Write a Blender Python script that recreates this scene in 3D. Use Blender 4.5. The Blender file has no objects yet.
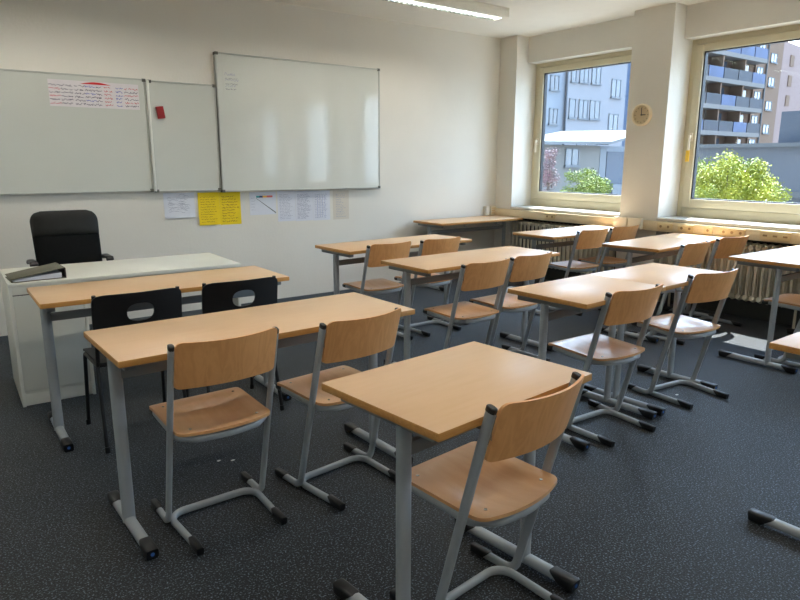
import bpy, bmesh, math, random
import numpy as np
from mathutils import Vector, Matrix
random.seed(7); rng = np.random.default_rng(7)
PI = math.pi
scn = bpy.context.scene
COL = scn.collection

# ------------------------------------------------------------------ materials
def s2l(c):
    c = c / 255.0
    return c / 12.92 if c <= 0.04045 else ((c + 0.055) / 1.055) ** 2.4
def rgb(r, g, b): return (s2l(r), s2l(g), s2l(b), 1)
def mat(name, col, rough=0.5, metal=0.0, spec=0.5, var=0.0, vscale=8.0, bump=0.0, bscale=60.0, stretch=(1, 1, 1), col2=None, detail=3.0, coat=0.0, sheen=0.0):
    m = bpy.data.materials.new(name); m.use_nodes = True
    nt = m.node_tree; N = nt.nodes; L = nt.links
    p = N['Principled BSDF']
    p.inputs['Roughness'].default_value = rough
    p.inputs['Metallic'].default_value = metal
    p.inputs['Specular IOR Level'].default_value = spec
    if coat: p.inputs['Coat Weight'].default_value = coat; p.inputs['Coat Roughness'].default_value = 0.2
    if sheen: p.inputs['Sheen Weight'].default_value = sheen
    tc = N.new('ShaderNodeTexCoord')
    mp = N.new('ShaderNodeMapping'); mp.inputs['Scale'].default_value = stretch
    L.new(tc.outputs['Object'], mp.inputs['Vector'])
    c2 = col2 or tuple(min(1, x * (1 - var)) for x in col[:3]) + (1,)
    nz = N.new('ShaderNodeTexNoise'); nz.inputs['Scale'].default_value = vscale; nz.inputs['Detail'].default_value = detail
    L.new(mp.outputs[0], nz.inputs['Vector'])
    cr = N.new('ShaderNodeValToRGB')
    cr.color_ramp.elements[0].position = 0.35; cr.color_ramp.elements[1].position = 0.65
    cr.color_ramp.elements[0].color = c2; cr.color_ramp.elements[1].color = col
    L.new(nz.outputs['Fac'], cr.inputs[0]); L.new(cr.outputs[0], p.inputs['Base Color'])
    if bump:
        n2 = N.new('ShaderNodeTexNoise'); n2.inputs['Scale'].default_value = bscale; n2.inputs['Detail'].default_value = 4
        L.new(mp.outputs[0], n2.inputs['Vector'])
        b = N.new('ShaderNodeBump'); b.inputs['Strength'].default_value = bump; b.inputs['Distance'].default_value = 0.004
        L.new(n2.outputs['Fac'], b.inputs['Height']); L.new(b.outputs[0], p.inputs['Normal'])
    return m

M = {}
M['wall'] = mat('wall_paint', rgb(228, 224, 214), 0.9, spec=0.2, var=0.03, vscale=2, bump=0.35, bscale=45)
M['ceiling'] = mat('ceiling_paint', rgb(236, 232, 222), 0.95, spec=0.1, var=0.02)
M['reveal'] = mat('reveal_paint', rgb(236, 234, 226), 0.8, spec=0.2, var=0.02)
M['niche'] = mat('niche_dark_grey', rgb(74, 74, 70), 0.85, var=0.05)  # parapet below the sills, a darker grey than the other walls
M['skirt'] = mat('skirting_grey', rgb(92, 98, 100), 0.6, var=0.1)
M['beech'] = mat('beech_laminate', rgb(222, 184, 143), 0.36, spec=0.55, col2=rgb(219, 180, 137), vscale=5, stretch=(1.2, 9, 9), detail=5)
M['beech_edge'] = mat('beech_edge', rgb(200, 146, 78), 0.45, col2=rgb(186, 130, 66), vscale=6, stretch=(2, 12, 30))
M['white_lam'] = mat('white_laminate', rgb(226, 226, 216), 0.35, var=0.02)
M['white_door'] = mat('white_door_laminate', rgb(214, 216, 208), 0.4, var=0.02)
M['steel'] = mat('grey_lacquered_steel', rgb(160, 166, 170), 0.4, metal=0.1, spec=0.5, var=0.03, vscale=20)
M['rail'] = mat('rail_grey_steel', rgb(128, 130, 130), 0.5, metal=0.1, var=0.05)
M['black'] = mat('black_plastic', rgb(11, 11, 12), 0.42, spec=0.5, var=0.2)
M['black_shell'] = mat('black_shell_plastic', rgb(17, 17, 18), 0.45, spec=0.4, var=0.1, bump=0.1, bscale=300)
M['black_fabric'] = mat('black_fabric', rgb(15, 16, 16), 0.9, spec=0.2, var=0.3, vscale=60, bump=0.3, bscale=400)
M['black_leather'] = mat('black_leather', rgb(30, 31, 29), 0.6, spec=0.3, var=0.15, vscale=20, bump=0.15, bscale=200)
M['blue_dot'] = mat('blue_glide', rgb(52, 100, 170), 0.5)
M['chrome'] = mat('bright_metal', rgb(210, 210, 205), 0.25, metal=0.9)
M['radiator'] = mat('radiator_paint', rgb(222, 214, 192), 0.45, var=0.03)
M['trunk'] = mat('trunking_plastic', rgb(226, 208, 172), 0.45, var=0.03)
M['trunk_box'] = mat('trunking_cover_plastic', rgb(232, 222, 200), 0.45, var=0.03)
M['socket'] = mat('socket_plastic', rgb(222, 200, 152), 0.4)
M['dark_hole'] = mat('socket_hole_dark', rgb(160, 130, 90), 0.6)
M['frame'] = mat('window_frame_paint', rgb(212, 202, 172), 0.45, var=0.02)
M['gasket'] = mat('window_gasket_rubber', rgb(36, 38, 42), 0.6)
M['sill'] = mat('sill_stone', rgb(204, 200, 190), 0.4, var=0.04, vscale=12)
M['board'] = mat('whiteboard_enamel', rgb(208, 210, 202), 0.08, spec=0.6, var=0.02, vscale=1.5)
M['board_frame'] = mat('board_aluminium', rgb(184, 186, 178), 0.5, metal=0.0)
M['board_corner'] = mat('board_corner_plastic', rgb(96, 96, 88), 0.5)
M['paper'] = mat('white_paper', rgb(222, 224, 232), 0.85, spec=0.1, var=0.03, vscale=15)
M['paper_y'] = mat('yellow_paper', rgb(242, 212, 52), 0.85, spec=0.1, var=0.05, vscale=10)
M['paper_b'] = mat('beige_paper', rgb(214, 206, 192), 0.85, spec=0.1)
M['paper_p'] = mat('pale_pink_paper', rgb(226, 220, 222), 0.85, spec=0.1, var=0.05)
M['ink'] = mat('ink_black', rgb(66, 62, 84), 0.8)
M['ink_b'] = mat('ink_blue', rgb(60, 84, 180), 0.8)
M['ink_r'] = mat('ink_red', rgb(196, 60, 66), 0.8)
M['ink_o'] = mat('ink_brown', rgb(170, 124, 30), 0.8)
M['ink_g'] = mat('ink_grey', rgb(166, 168, 184), 0.8)
M['teal'] = mat('print_teal', rgb(60, 160, 160), 0.7)
M['orange'] = mat('print_orange', rgb(232, 176, 70), 0.7)
M['pinkred'] = mat('print_red', rgb(206, 100, 92), 0.7)
M['red'] = mat('red_felt', rgb(150, 28, 30), 0.6, var=0.1)
M['redink'] = mat('red_marker', rgb(204, 36, 34), 0.7)
M['binder'] = mat('binder_card', rgb(96, 94, 78), 0.6, var=0.15, vscale=90)
M['binder_dark'] = mat('binder_spine', rgb(52, 42, 36), 0.6, var=0.1)
M['clock_rim'] = mat('clock_rim_wood', rgb(236, 220, 188), 0.4)
M['clock_face'] = mat('clock_face', rgb(206, 186, 150), 0.6)
M['dark'] = mat('dark_paint', rgb(50, 50, 54), 0.5)
M['yellow_tag'] = mat('yellow_tag', rgb(240, 196, 60), 0.6)
M['lamp_body'] = mat('lamp_body_enamel', rgb(232, 228, 214), 0.5)
M['louver'] = mat('louver_enamel', rgb(132, 144, 140), 0.5)
M['reflector'] = mat('reflector_dark_grey', rgb(52, 56, 56), 0.6)
M['scrap'] = mat('scrap_paper', rgb(225, 225, 220), 0.8)

def emis(name, col, st):
    m = bpy.data.materials.new(name); m.use_nodes = True; p = m.node_tree.nodes['Principled BSDF']
    p.inputs['Base Color'].default_value = col; p.inputs['Emission Color'].default_value = col; p.inputs['Emission Strength'].default_value = st; return m
M['tube'] = emis('lit_tube', (1, .95, .88, 1), 38)  # tubes switched on to add fill light to the room

def wood_ply():
    m = bpy.data.materials.new('beech_plywood'); m.use_nodes = True
    N = m.node_tree.nodes; L = m.node_tree.links; p = N['Principled BSDF']
    tc = N.new('ShaderNodeTexCoord'); mp = N.new('ShaderNodeMapping'); mp.inputs['Scale'].default_value = (9, 1.6, 2.2)
    oi = N.new('ShaderNodeObjectInfo')
    ad = N.new('ShaderNodeVectorMath'); ad.operation = 'ADD'
    L.new(tc.outputs['Object'], ad.inputs[0]); L.new(oi.outputs['Location'], ad.inputs[1])
    L.new(ad.outputs[0], mp.inputs['Vector'])
    nz = N.new('ShaderNodeTexNoise'); nz.inputs['Scale'].default_value = 2.2; nz.inputs['Detail'].default_value = 3; nz.inputs['Distortion'].default_value = 0.8
    L.new(mp.outputs[0], nz.inputs['Vector'])
    wv = N.new('ShaderNodeMath'); wv.operation = 'MULTIPLY'; wv.inputs[1].default_value = 9
    L.new(nz.outputs['Fac'], wv.inputs[0])
    fr = N.new('ShaderNodeMath'); fr.operation = 'PINGPONG'; fr.inputs[1].default_value = 1
    L.new(wv.outputs[0], fr.inputs[0])
    cr = N.new('ShaderNodeValToRGB')
    cr.color_ramp.elements[0].color = rgb(220, 158, 98); cr.color_ramp.elements[1].color = rgb(230, 170, 110)
    L.new(fr.outputs[0], cr.inputs[0]); L.new(cr.outputs[0], p.inputs['Base Color'])
    p.inputs['Roughness'].default_value = 0.34; p.inputs['Specular IOR Level'].default_value = 0.5
    return m
M['ply'] = wood_ply()
M['seat_ply'] = mat('beech_seat_plywood', rgb(222, 172, 120), 0.3, spec=0.5, col2=rgb(212, 156, 104), vscale=3.5, stretch=(6, 1.3, 1), detail=4)

def carpet():
    m = bpy.data.materials.new('carpet_speckled'); m.use_nodes = True
    N = m.node_tree.nodes; L = m.node_tree.links; p = N['Principled BSDF']
    tc = N.new('ShaderNodeTexCoord')
    n1 = N.new('ShaderNodeTexNoise'); n1.inputs['Scale'].default_value = 145; n1.inputs['Detail'].default_value = 1.5
    n2 = N.new('ShaderNodeTexNoise'); n2.inputs['Scale'].default_value = 1.2; n2.inputs['Detail'].default_value = 3
    L.new(tc.outputs['Object'], n1.inputs['Vector']); L.new(tc.outputs['Object'], n2.inputs['Vector'])
    cr = N.new('ShaderNodeValToRGB')
    cr.color_ramp.elements[0].position = 0.42; cr.color_ramp.elements[0].color = rgb(5, 7, 8)
    cr.color_ramp.elements[1].position = 0.70; cr.color_ramp.elements[1].color = rgb(106, 118, 130)
    e = cr.color_ramp.elements.new(0.56); e.color = rgb(9, 11, 13)
    L.new(n1.outputs['Fac'], cr.inputs[0])
    mx = N.new('ShaderNodeMix'); mx.data_type = 'RGBA'; mx.blend_type = 'MULTIPLY'; mx.inputs['Factor'].default_value = 0.3
    cr2 = N.new('ShaderNodeValToRGB'); cr2.color_ramp.elements[0].position = 0.3; cr2.color_ramp.elements[0].color = (0.7, 0.7, 0.7, 1)
    L.new(n2.outputs['Fac'], cr2.inputs[0])
    L.new(cr.outputs[0], mx.inputs['A']); L.new(cr2.outputs[0], mx.inputs['B'])
    L.new(mx.outputs['Result'], p.inputs['Base Color'])
    p.inputs['Roughness'].default_value = 0.66; p.inputs['Specular IOR Level'].default_value = 0.34
    p.inputs['Sheen Weight'].default_value = 0.12; p.inputs['Sheen Roughness'].default_value = 0.45; p.inputs['Sheen Tint'].default_value = (.85, .93, 1, 1)
    b = N.new('ShaderNodeBump'); b.inputs['Strength'].default_value = 0.6; b.inputs['Distance'].default_value = 0.004
    L.new(n1.outputs['Fac'], b.inputs['Height']); L.new(b.outputs[0], p.inputs['Normal'])
    return m
M['carpet'] = carpet()

def glass():
    m = bpy.data.materials.new('window_glass'); m.use_nodes = True
    N = m.node_tree.nodes; L = m.node_tree.links; N.clear()
    o = N.new('ShaderNodeOutputMaterial'); t = N.new('ShaderNodeBsdfTransparent'); g = N.new('ShaderNodeBsdfGlossy')
    t.inputs['Color'].default_value = (0.93, 0.96, 0.97, 1)
    g.inputs['Roughness'].default_value = 0.0
    f = N.new('ShaderNodeFresnel'); ge = N.new('ShaderNodeNewGeometry'); iw = N.new('ShaderNodeMapRange')
    iw.inputs['To Min'].default_value = 1.45; iw.inputs['To Max'].default_value = 1 / 1.45
    L.new(ge.outputs['Backfacing'], iw.inputs['Value']); L.new(iw.outputs[0], f.inputs['IOR'])
    mx = N.new('ShaderNodeMixShader')
    L.new(f.outputs[0], mx.inputs[0]); L.new(t.outputs[0], mx.inputs[1]); L.new(g.outputs[0], mx.inputs[2]); L.new(mx.outputs[0], o.inputs[0])
    return m
M['glass'] = glass()
# outdoors
M['fac_white'] = mat('render_pale_blue_white', rgb(150, 150, 154), 0.9, spec=0.1, var=0.04, vscale=0.3)
M['fac_grey'] = mat('render_pale_grey', rgb(142, 148, 156), 0.9, spec=0.1, var=0.04, vscale=0.3)
M['fac_side'] = mat('render_slate_blue', rgb(84, 98, 120), 0.9, spec=0.1)
M['fac_brown'] = mat('render_brown', rgb(118, 96, 82), 0.9, spec=0.1, var=0.05, vscale=0.2)
M['fac_tan'] = mat('render_tan', rgb(130, 108, 92), 0.9, spec=0.1, var=0.05, vscale=0.2)
M['fac_pink'] = mat('render_pale_pink', rgb(150, 130, 124), 0.9, spec=0.1, var=0.04, vscale=0.1)
M['fac_house'] = mat('render_house_grey', rgb(128, 126, 122), 0.9, spec=0.1, var=0.05, vscale=0.5)
M['roof'] = mat('roof_metal_pale', rgb(110, 114, 116), 0.7, var=0.04)
M['slab'] = mat('balcony_slab', rgb(120, 116, 112), 0.9)
M['balc_blue'] = mat('balcony_panel_blue', rgb(66, 84, 122), 0.7, var=0.3, vscale=0.8)
M['balc_dark'] = mat('balcony_panel_dark', rgb(42, 47, 60), 0.7, var=0.3, vscale=0.8)
M['pane'] = mat('far_window_pane', rgb(72, 84, 100), 0.15, spec=0.6, var=0.15, vscale=0.5)
M['white_trim'] = mat('far_window_trim', rgb(112, 117, 122), 0.7)
M['block'] = mat('wall_grey_blue', rgb(116, 120, 128), 0.9, var=0.05, vscale=0.4)
M['block_dark'] = mat('wall_slate', rgb(98, 104, 114), 0.9, var=0.03, vscale=0.3)
M['coping'] = mat('coping_pale', rgb(116, 118, 120), 0.8)
M['ground'] = mat('yard_paving', rgb(92, 94, 96), 0.95, var=0.2, vscale=0.3)
M['yard'] = mat('courtyard_paving', rgb(146, 143, 136), 0.95, var=0.1, vscale=1.5)
M['grass'] = mat('yard_lawn', rgb(90, 116, 60), 0.95, var=0.3, vscale=2)
M['leaf'] = mat('leaf_bright_green', rgb(172, 172, 44), 0.6, col2=rgb(108, 124, 36), vscale=1.6, detail=5)
M['leaf2'] = mat('leaf_mid_green', rgb(136, 150, 46), 0.6, col2=rgb(84, 104, 36), vscale=2, detail=5)
M['leaf_red'] = mat('leaf_reddish', rgb(160, 112, 122), 0.6, col2=rgb(116, 110, 110), vscale=2)
M['bark'] = mat('bark', rgb(96, 80, 66), 0.9, var=0.3)

# ------------------------------------------------------------------ mesh helpers
class MB:
    def __init__(s): s.v = []; s.f = []; s.mi = []
    def add(s, vs, fs, mi=0):
        b = len(s.v); s.v += [tuple(map(float, x)) for x in vs]
        s.f += [tuple(b + i for i in f) for f in fs]; s.mi += [mi] * len(fs)
    def box(s, x0, x1, y0, y1, z0, z1, mi=0, mtx=None):
        vs = [(x0, y0, z0), (x1, y0, z0), (x1, y1, z0), (x0, y1, z0), (x0, y0, z1), (x1, y0, z1), (x1, y1, z1), (x0, y1, z1)]
        if mtx is not None: vs = [tuple(mtx @ Vector(p)) for p in vs]
        s.add(vs, [(0, 3, 2, 1), (4, 5, 6, 7), (0, 1, 5, 4), (1, 2, 6, 5), (2, 3, 7, 6), (3, 0, 4, 7)], mi)
    def sweep(s, pts, side, a, b, n=16, mi=0, ex=1.0, cap=True, taper=None):
        """oval tube: a = half size along `side`, b = half size along the in-plane normal"""
        pts = [Vector(p) for p in pts]; side = Vector(side).normalized(); rings = []
        for i, p in enumerate(pts):
            if i == 0: t = pts[1] - p
            elif i == len(pts) - 1: t = p - pts[-2]
            else: t = (pts[i + 1] - p).normalized() + (p - pts[i - 1]).normalized()
            t.normalize(); nn = t.cross(side).normalized(); sd = nn.cross(t).normalized()
            k = 1.0 if taper is None else taper[i]
            ring = []
            for j in range(n):
                an = 2 * PI * j / n; cx, sx = math.cos(an), math.sin(an)
                u = math.copysign(abs(cx) ** ex, cx); w = math.copysign(abs(sx) ** ex, sx)
                ring.append(p + sd * a * k * u + nn * b * k * w)
            rings.append(ring)
        vs = [v for r in rings for v in r]; fs = []
        for i in range(len(pts) - 1):
            for j in range(n):
                j2 = (j + 1) % n
                fs.append((i * n + j, i * n + j2, (i + 1) * n + j2, (i + 1) * n + j))
        if cap: fs += [tuple(reversed(range(n))), tuple((len(pts) - 1) * n + j for j in range(n))]
        s.add(vs, fs, mi)
    def cyl(s, p0, p1, r, n=16, mi=0, r1=None):
        p0, p1 = Vector(p0), Vector(p1); d = (p1 - p0)
        side = Vector((1, 0, 0)) if abs(d.normalized().x) < 0.9 else Vector((0, 1, 0))
        side = (side - d * side.dot(d) / d.dot(d))
        s.sweep([p0, p1], side, r, r, n, mi, taper=[1, (r1 / r) if r1 else 1])
    def sheet(s, top, bot, mi=0):
        """closed solid from two vertex grids (rows x cols) of equal shape"""
        R, C = len(top), len(top[0]); vs = [p for r in top for p in r] + [p for r in bot for p in r]; o = R * C; fs = []
        for i in range(R - 1):
            for j in range(C - 1):
                a, b, c, d = i * C + j, i * C + j + 1, (i + 1) * C + j + 1, (i + 1) * C + j
                fs += [(a, b, c, d), (o + d, o + c, o + b, o + a)]
        for j in range(C - 1):
            fs += [(o + j, o + j + 1, j + 1, j), ((R - 1) * C + j, (R - 1) * C + j + 1, o + (R - 1) * C + j + 1, o + (R - 1) * C + j)]
        for i in range(R - 1):
            fs += [(i * C, (i + 1) * C, o + (i + 1) * C, o + i * C), (o + i * C + C - 1, o + (i + 1) * C + C - 1, (i + 1) * C + C - 1, i * C + C - 1)]
        s.add(vs, fs, mi)
    def build(s, name, mats, parent=None, bevel=0.0, smooth=True, segs=2, angle=35):
        me = bpy.data.meshes.new(name); me.from_pydata(s.v, [], s.f); me.validate()
        if not isinstance(mats, (list, tuple)): mats = [mats]
        for m in mats: me.materials.append(M[m] if isinstance(m, str) else m)
        if len(me.polygons) == len(s.mi): me.polygons.foreach_set('material_index', s.mi)
        bm = bmesh.new(); bm.from_mesh(me)
        bmesh.ops.recalc_face_normals(bm, faces=bm.faces)
        if bevel:
            es = [e for e in bm.edges if len(e.link_faces) == 2 and e.calc_face_angle(0) > math.radians(50)]
            bmesh.ops.bevel(bm, geom=es, offset=bevel, segments=segs, affect='EDGES', profile=0.5, clamp_overlap=True)
        if smooth:
            for f in bm.faces: f.smooth = True
            for e in bm.edges:
                if len(e.link_faces) == 2 and e.calc_face_angle(0) > math.radians(angle): e.smooth = False
        bm.to_mesh(me); bm.free()
        o = bpy.data.objects.new(name, me); COL.objects.link(o)
        if parent: o.parent = parent
        return o

def slant(mb, y_in, zmid, k):
    """slanted inner end of a plastic foot cap: the top reaches further onto the bar"""
    mb.v = [(x, y + k * (zmid - z), z) if abs(y - y_in) < .008 else (x, y, z) for x, y, z in mb.v]; return mb

def fillet(pts, rads, n=6):
    out = [Vector(pts[0])]
    for i in range(1, len(pts) - 1):
        p, a, b = Vector(pts[i]), Vector(pts[i - 1]), Vector(pts[i + 1])
        r = rads[i - 1] if isinstance(rads, (list, tuple)) else rads
        da, db = (a - p).normalized(), (b - p).normalized()
        ang = da.angle(db); d = r / math.tan(ang / 2)
        c = p + (da + db).normalized() * (r / math.sin(ang / 2))
        s0, s1 = p + da * d - c, p + db * d - c
        tot = s0.angle(s1); ax = s0.cross(s1).normalized()
        for k in range(n + 1): out.append(c + Matrix.Rotation(tot * k / n, 3, ax) @ s0)
    out.append(Vector(pts[-1])); return out

def tag(o, label=None, cat=None, group=None, kind=None):
    if label: o['label'] = label
    if cat: o['category'] = cat
    if group: o['group'] = group
    if kind: o['kind'] = kind
    return o
def thing(name, label, cat, loc=(0, 0, 0), rotz=0.0, group=None):
    o = bpy.data.objects.new(name, None); COL.objects.link(o); o.empty_display_size = 0.1
    o.location = loc; o.rotation_euler = (0, 0, rotz); return tag(o, label, cat, group)
def kids(o): return [c for c in list(bpy.data.objects) if c.parent == o]
def copy_tree(o, parent=None):
    c = o.copy(); COL.objects.link(c); c.parent = parent
    for ch in kids(o): copy_tree(ch, c)
    return c
def place(proto, used, loc, rz, label, group=None):
    o = proto if not used else copy_tree(proto)
    o.location = loc; o.rotation_euler = (0, 0, rz); o['label'] = label
    if group: o['group'] = group
    return o

# ------------------------------------------------------------------ room shell
D, XP, XL, H = 5.93, 5.95, 6.146, 2.905      # front wall, pillar face, lintel face, ceiling
XW0, XW1, YB = -0.9, 6.43, -3.0              # left wall, outer face of the window wall, back wall
SILL, HEAD = 0.889, 2.607
WINS = [(4.08, 5.65), (2.07, 3.64), (0.06, 1.63), (-1.95, -0.38)]
PILS = [(5.65, D), (3.64, 4.08), (1.63, 2.07), (-0.38, 0.06), (-3.0, -1.95)]
def struct(name, mb, m, parent=None, **k):
    o = mb.build(name, m, parent, **k)
    if not parent: o['kind'] = 'structure'
    return o
b = MB(); b.box(XW0 - .1, XW1, YB - .1, D + .1, -.12, 0); struct('floor', b, 'carpet', smooth=False)
b = MB(); b.box(XW0 - .1, XW1, YB - .1, D + .1, H, H + .15); struct('ceiling', b, 'ceiling', smooth=False)
b = MB(); b.box(XW0 - .1, XW1, D, D + .15, 0, H); struct('wall_front', b, 'wall', smooth=False)
b = MB(); b.box(XW0 - .15, XW0, YB, D, 0, H); struct('wall_left', b, 'wall', smooth=False)
b = MB(); b.box(XW0 - .1, XW1, YB - .15, YB, 0, H); struct('wall_back', b, 'wall', smooth=False)
b = MB()
for y0, y1 in PILS: b.box(XP, XW1, y0, y1, 0, H)
for y0, y1 in WINS:
    b.box(XL, XW1, y0, y1, HEAD, H)
struct('wall_right', b, 'wall', smooth=False)
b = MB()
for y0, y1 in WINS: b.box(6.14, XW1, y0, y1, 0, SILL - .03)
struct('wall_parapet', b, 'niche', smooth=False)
b = MB(); b.box(XW0, XP, D - .012, D, 0, .045); struct('baseboard_front', b, 'skirt', smooth=False)
b = MB(); b.box(XW0, XW0 + .012, YB, D - .012, 0, .045); struct('baseboard_left', b, 'skirt', smooth=False)

XF = 6.29
for i, (y0, y1) in enumerate(WINS):
    w = bpy.data.objects.new('window_%d' % (i + 1), None); COL.objects.link(w); w['kind'] = 'structure'
    w.location = (XF, (y0 + y1) / 2, SILL)
    def T(mb): mb.v = [(x - XF, y - (y0 + y1) / 2, z - SILL) for x, y, z in mb.v]; return mb
    f = MB(); fw = .05; zb, zt = SILL, HEAD
    for (a0, a1, c0, c1) in [(y0, y0 + fw, zb, zt), (y1 - fw, y1, zb, zt), (y0 + fw, y1 - fw, zb, zb + .09), (y0 + fw, y1 - fw, zt - fw, zt)]:
        f.box(XF + .008, XF + .08, a0, a1, c0, c1)
    T(f).build('window_frame', 'frame', w, bevel=.004)
    f = MB(); s0, s1, t0, t1 = y0 + fw + .004, y1 - fw - .004, zb + .094, zt - fw - .004; sw = .078
    for (a0, a1, c0, c1) in [(s0, s0 + sw, t0, t1), (s1 - sw, s1, t0, t1), (s0 + sw, s1 - sw, t0, t0 + .085), (s0 + sw, s1 - sw, t1 - .066, t1)]:
        f.box(XF - .008, XF + .07, a0, a1, c0, c1)
    sash = T(f).build('sash', 'frame', w, bevel=.005)
    f = MB(); g0, g1, h0, h1 = s0 + sw, s1 - sw, t0 + .085, t1 - .066
    for (a0, a1, c0, c1) in [(g0, g0 + .012, h0, h1), (g1 - .012, g1, h0, h1), (g0, g1, h0, h0 + .01), (g0, g1, h1 - .01, h1)]:
        f.box(XF + .012, XF + .06, a0, a1, c0, c1)
    T(f).build('gasket', 'gasket', w, smooth=False)
    f = MB(); f.box(XF + .03, XF + .036, g0, g1, h0, h1); T(f).build('glass_pane', 'glass', w, smooth=False)
    f = MB(); f.box(5.93, XF + .02, y0 - (.0 if i else 0), y1, SILL - .03, SILL); T(f).build('window_sill', 'sill', w, bevel=.004)
    f = MB()   # handle on the far stile
    yh = s1 - .035
    f.box(XF - .02, XF - .006, yh - .016, yh + .016, 1.64, 1.72)
    f.box(XF - .052, XF - .038, yh - .011, yh + .011, 1.55, 1.70); f.box(XF - .045, XF - .015, yh - .009, yh + .009, 1.675, 1.70)
    T(f).build('handle', 'trunk_box', w, bevel=.004)
    if i == 1:
        f = MB(); f.box(XF - .05, XF - .046, yh - .02, yh + .02, 1.44, 1.548); f.box(XF-.05, XF-.02, yh-.004, yh+.004, 1.545, 1.56)
        o = T(f).build('tag', 'yellow_tag', w, smooth=False); o['label'] = 'yellow paper tag hanging from the window handle'
b = MB()
for y0, y1 in WINS: b.box(XW1 - .02, XW1 + .05, y0, y1, SILL - .05, SILL - .02)
struct('trim_1', b, 'coping', smooth=False)

# ------------------------------------------------------------------ cable trunking with sockets, radiators
t = thing('cable_trunking', 'long cream cable trunking with socket plates running below both window sills', 'trunking', (5.90, 3.0, .755))
X0 = 5.90
def TT(mb, o=(X0, 3.0, .755)): mb.v = [(x - o[0], y - o[1], z - o[2]) for x, y, z in mb.v]; return mb
b = MB(); b.box(X0, 5.948, YB + .02, D - .002, .757, .855); TT(b).build('channel', 'trunk', t, bevel=.005)
def plate(y0, y1, z0, z1, n, name='socket_plate'):
    p = MB(); p.box(X0 - .012, X0, y0, y1, z0, z1); po = TT(p).build(name, 'socket', t, bevel=.003)
    w = (y1 - y0) / n
    for k in range(n):
        yc = y0 + w * (k + .5); zc = (z0 + z1) / 2
        q = MB(); q.cyl((X0 - .0135, yc, zc), (X0 - .011, yc, zc), .013, 18); TT(q).build('socket_hole', 'dark_hole', po)
for (ya, yb_, n) in [(3.44, 3.60, 2), (3.22, 3.38, 2), (3.04, 3.12, 1), (2.74, 2.97, 3), (1.2, 1.4, 2), (4.9, 5.05, 2)]: plate(ya, yb_, .775, .845, n)
po = MB(); po.box(X0 - .012, X0, 2.36, 2.61, .77, .85); po = TT(po).build('data_plate', 'socket', t, bevel=.003)
for k in range(3):
    q = MB(); yc = 2.40 + .083 * k; q.box(X0 - .0145, X0 - .011, yc - .018, yc + .018, .802, .818); TT(q).build('data_port', 'dark_hole', po, smooth=False)
for ya in (3.93, 3.76):
    q = MB(); q.box(X0 - .045, X0 + .001, ya, ya + .155, .765, .872); TT(q).build('cover_box', 'trunk_box', t, bevel=.006)

def radiator(label, y0, n):
    t = thing('radiator', label, 'radiator', (6.0, y0, 0.2), group='ribbed radiators under the windows')
    pitch = .062; me = None
    for k in range(n):
        if me is None:
            c = MB()
            for xx in (-.065, 0, .065): c.sweep([(xx, 0, .03), (xx, 0, .50)], (1, 0, 0), .015, .0135, 10)
            c.sweep([(-.085, 0, .035), (-.05, 0, .018), (.05, 0, .018), (.085, 0, .035)], (0, 1, 0), .022, .026, 12)
            c.sweep([(-.085, 0, .485), (-.05, 0, .50), (.05, 0, .50), (.085, 0, .485)], (0, 1, 0), .022, .024, 12)
            c.sweep([(0, -.033, .02), (0, .033, .02)], (1, 0, 0), .018, .018, 10); c.sweep([(0, -.033, .50), (0, .033, .50)], (1, 0, 0), .018, .018, 10)
            o = c.build('column', 'radiator', t); me = o.data
        else:
            o = bpy.data.objects.new('column', me); COL.objects.link(o); o.parent = t
        o.location = (0, pitch * (k + .5), 0)
    b = MB()
    for q in (2, n - 3): b.box(-.02, .12, pitch * q + .02, pitch * q + .05, .0, .03)
    b.build('wall_bracket', 'radiator', t, smooth=False)
    for q in (2.5, n - 2.5):
        f = MB(); f.cyl((0, pitch * q + .03, -.2), (0, pitch * q + .03, .02), .011, 10); f.build('foot', 'radiator', t)
radiator('cream ribbed radiator below the right hand window beside the right desks', 2.10, 24)
radiator('cream ribbed radiator below the left hand window behind the far desk', 4.12, 24)
radiator('cream ribbed radiator below the window nearest the camera, outside the picture', .10, 24)

# ------------------------------------------------------------------ boards
def board(name, label, x0, x1, z0, z1, y, frame=.012, corner=True):
    t = thing(name, label, 'whiteboard', ((x0 + x1) / 2, y, z0)); w = (x1 - x0) / 2; h = z1 - z0; d = D - y - .0015
    b = MB(); b.box(-w + .004, w - .004, 0, d, .004, h - .004); b.build('writing_surface', 'board', t, smooth=False)
    b = MB()
    for q in [(-w, w, 0, frame), (-w, w, h - frame, h), (-w, -w + frame, frame, h - frame), (w - frame, w, frame, h - frame)]: b.box(q[0], q[1], -.006, d, q[2], q[3])
    b.build('frame', 'board_frame', t, bevel=.002)
    if corner:
        for sx in (-1, 1):
            for zc in (0, h):
                c = MB(); xa = sx * w; c.box(xa - (.026 if sx > 0 else .004), xa + (.004 if sx > 0 else .026), -.009, d, zc - (.004 if zc == 0 else .022), zc + (.022 if zc == 0 else .004))
                c.build('corner_cap', 'board_corner', t, bevel=.003)
    return t
board('whiteboard', 'tall glossy whiteboard reaching higher than the others, right of the yellow sheets', 2.302, 4.104, 1.15, 2.395, D - .05)
mid_board = board('whiteboard', 'narrow whiteboard panel with a red magnet, between the wide left board and the tall board', 1.699, 2.292, 1.165, 2.11, D - .035)
board('whiteboard', 'wide low whiteboard at far left with a handwritten strip at its top', -.12, 1.675, 1.172, 2.115, D - .035)
b = MB(); b.box(-.012, .012, -.012, 0, -.47, .47)
o = b.build('hinge_strip', 'white_lam', mid_board, bevel=.003); o.location = (1.690 - mid_board.location.x, -.007, .475)

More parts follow.
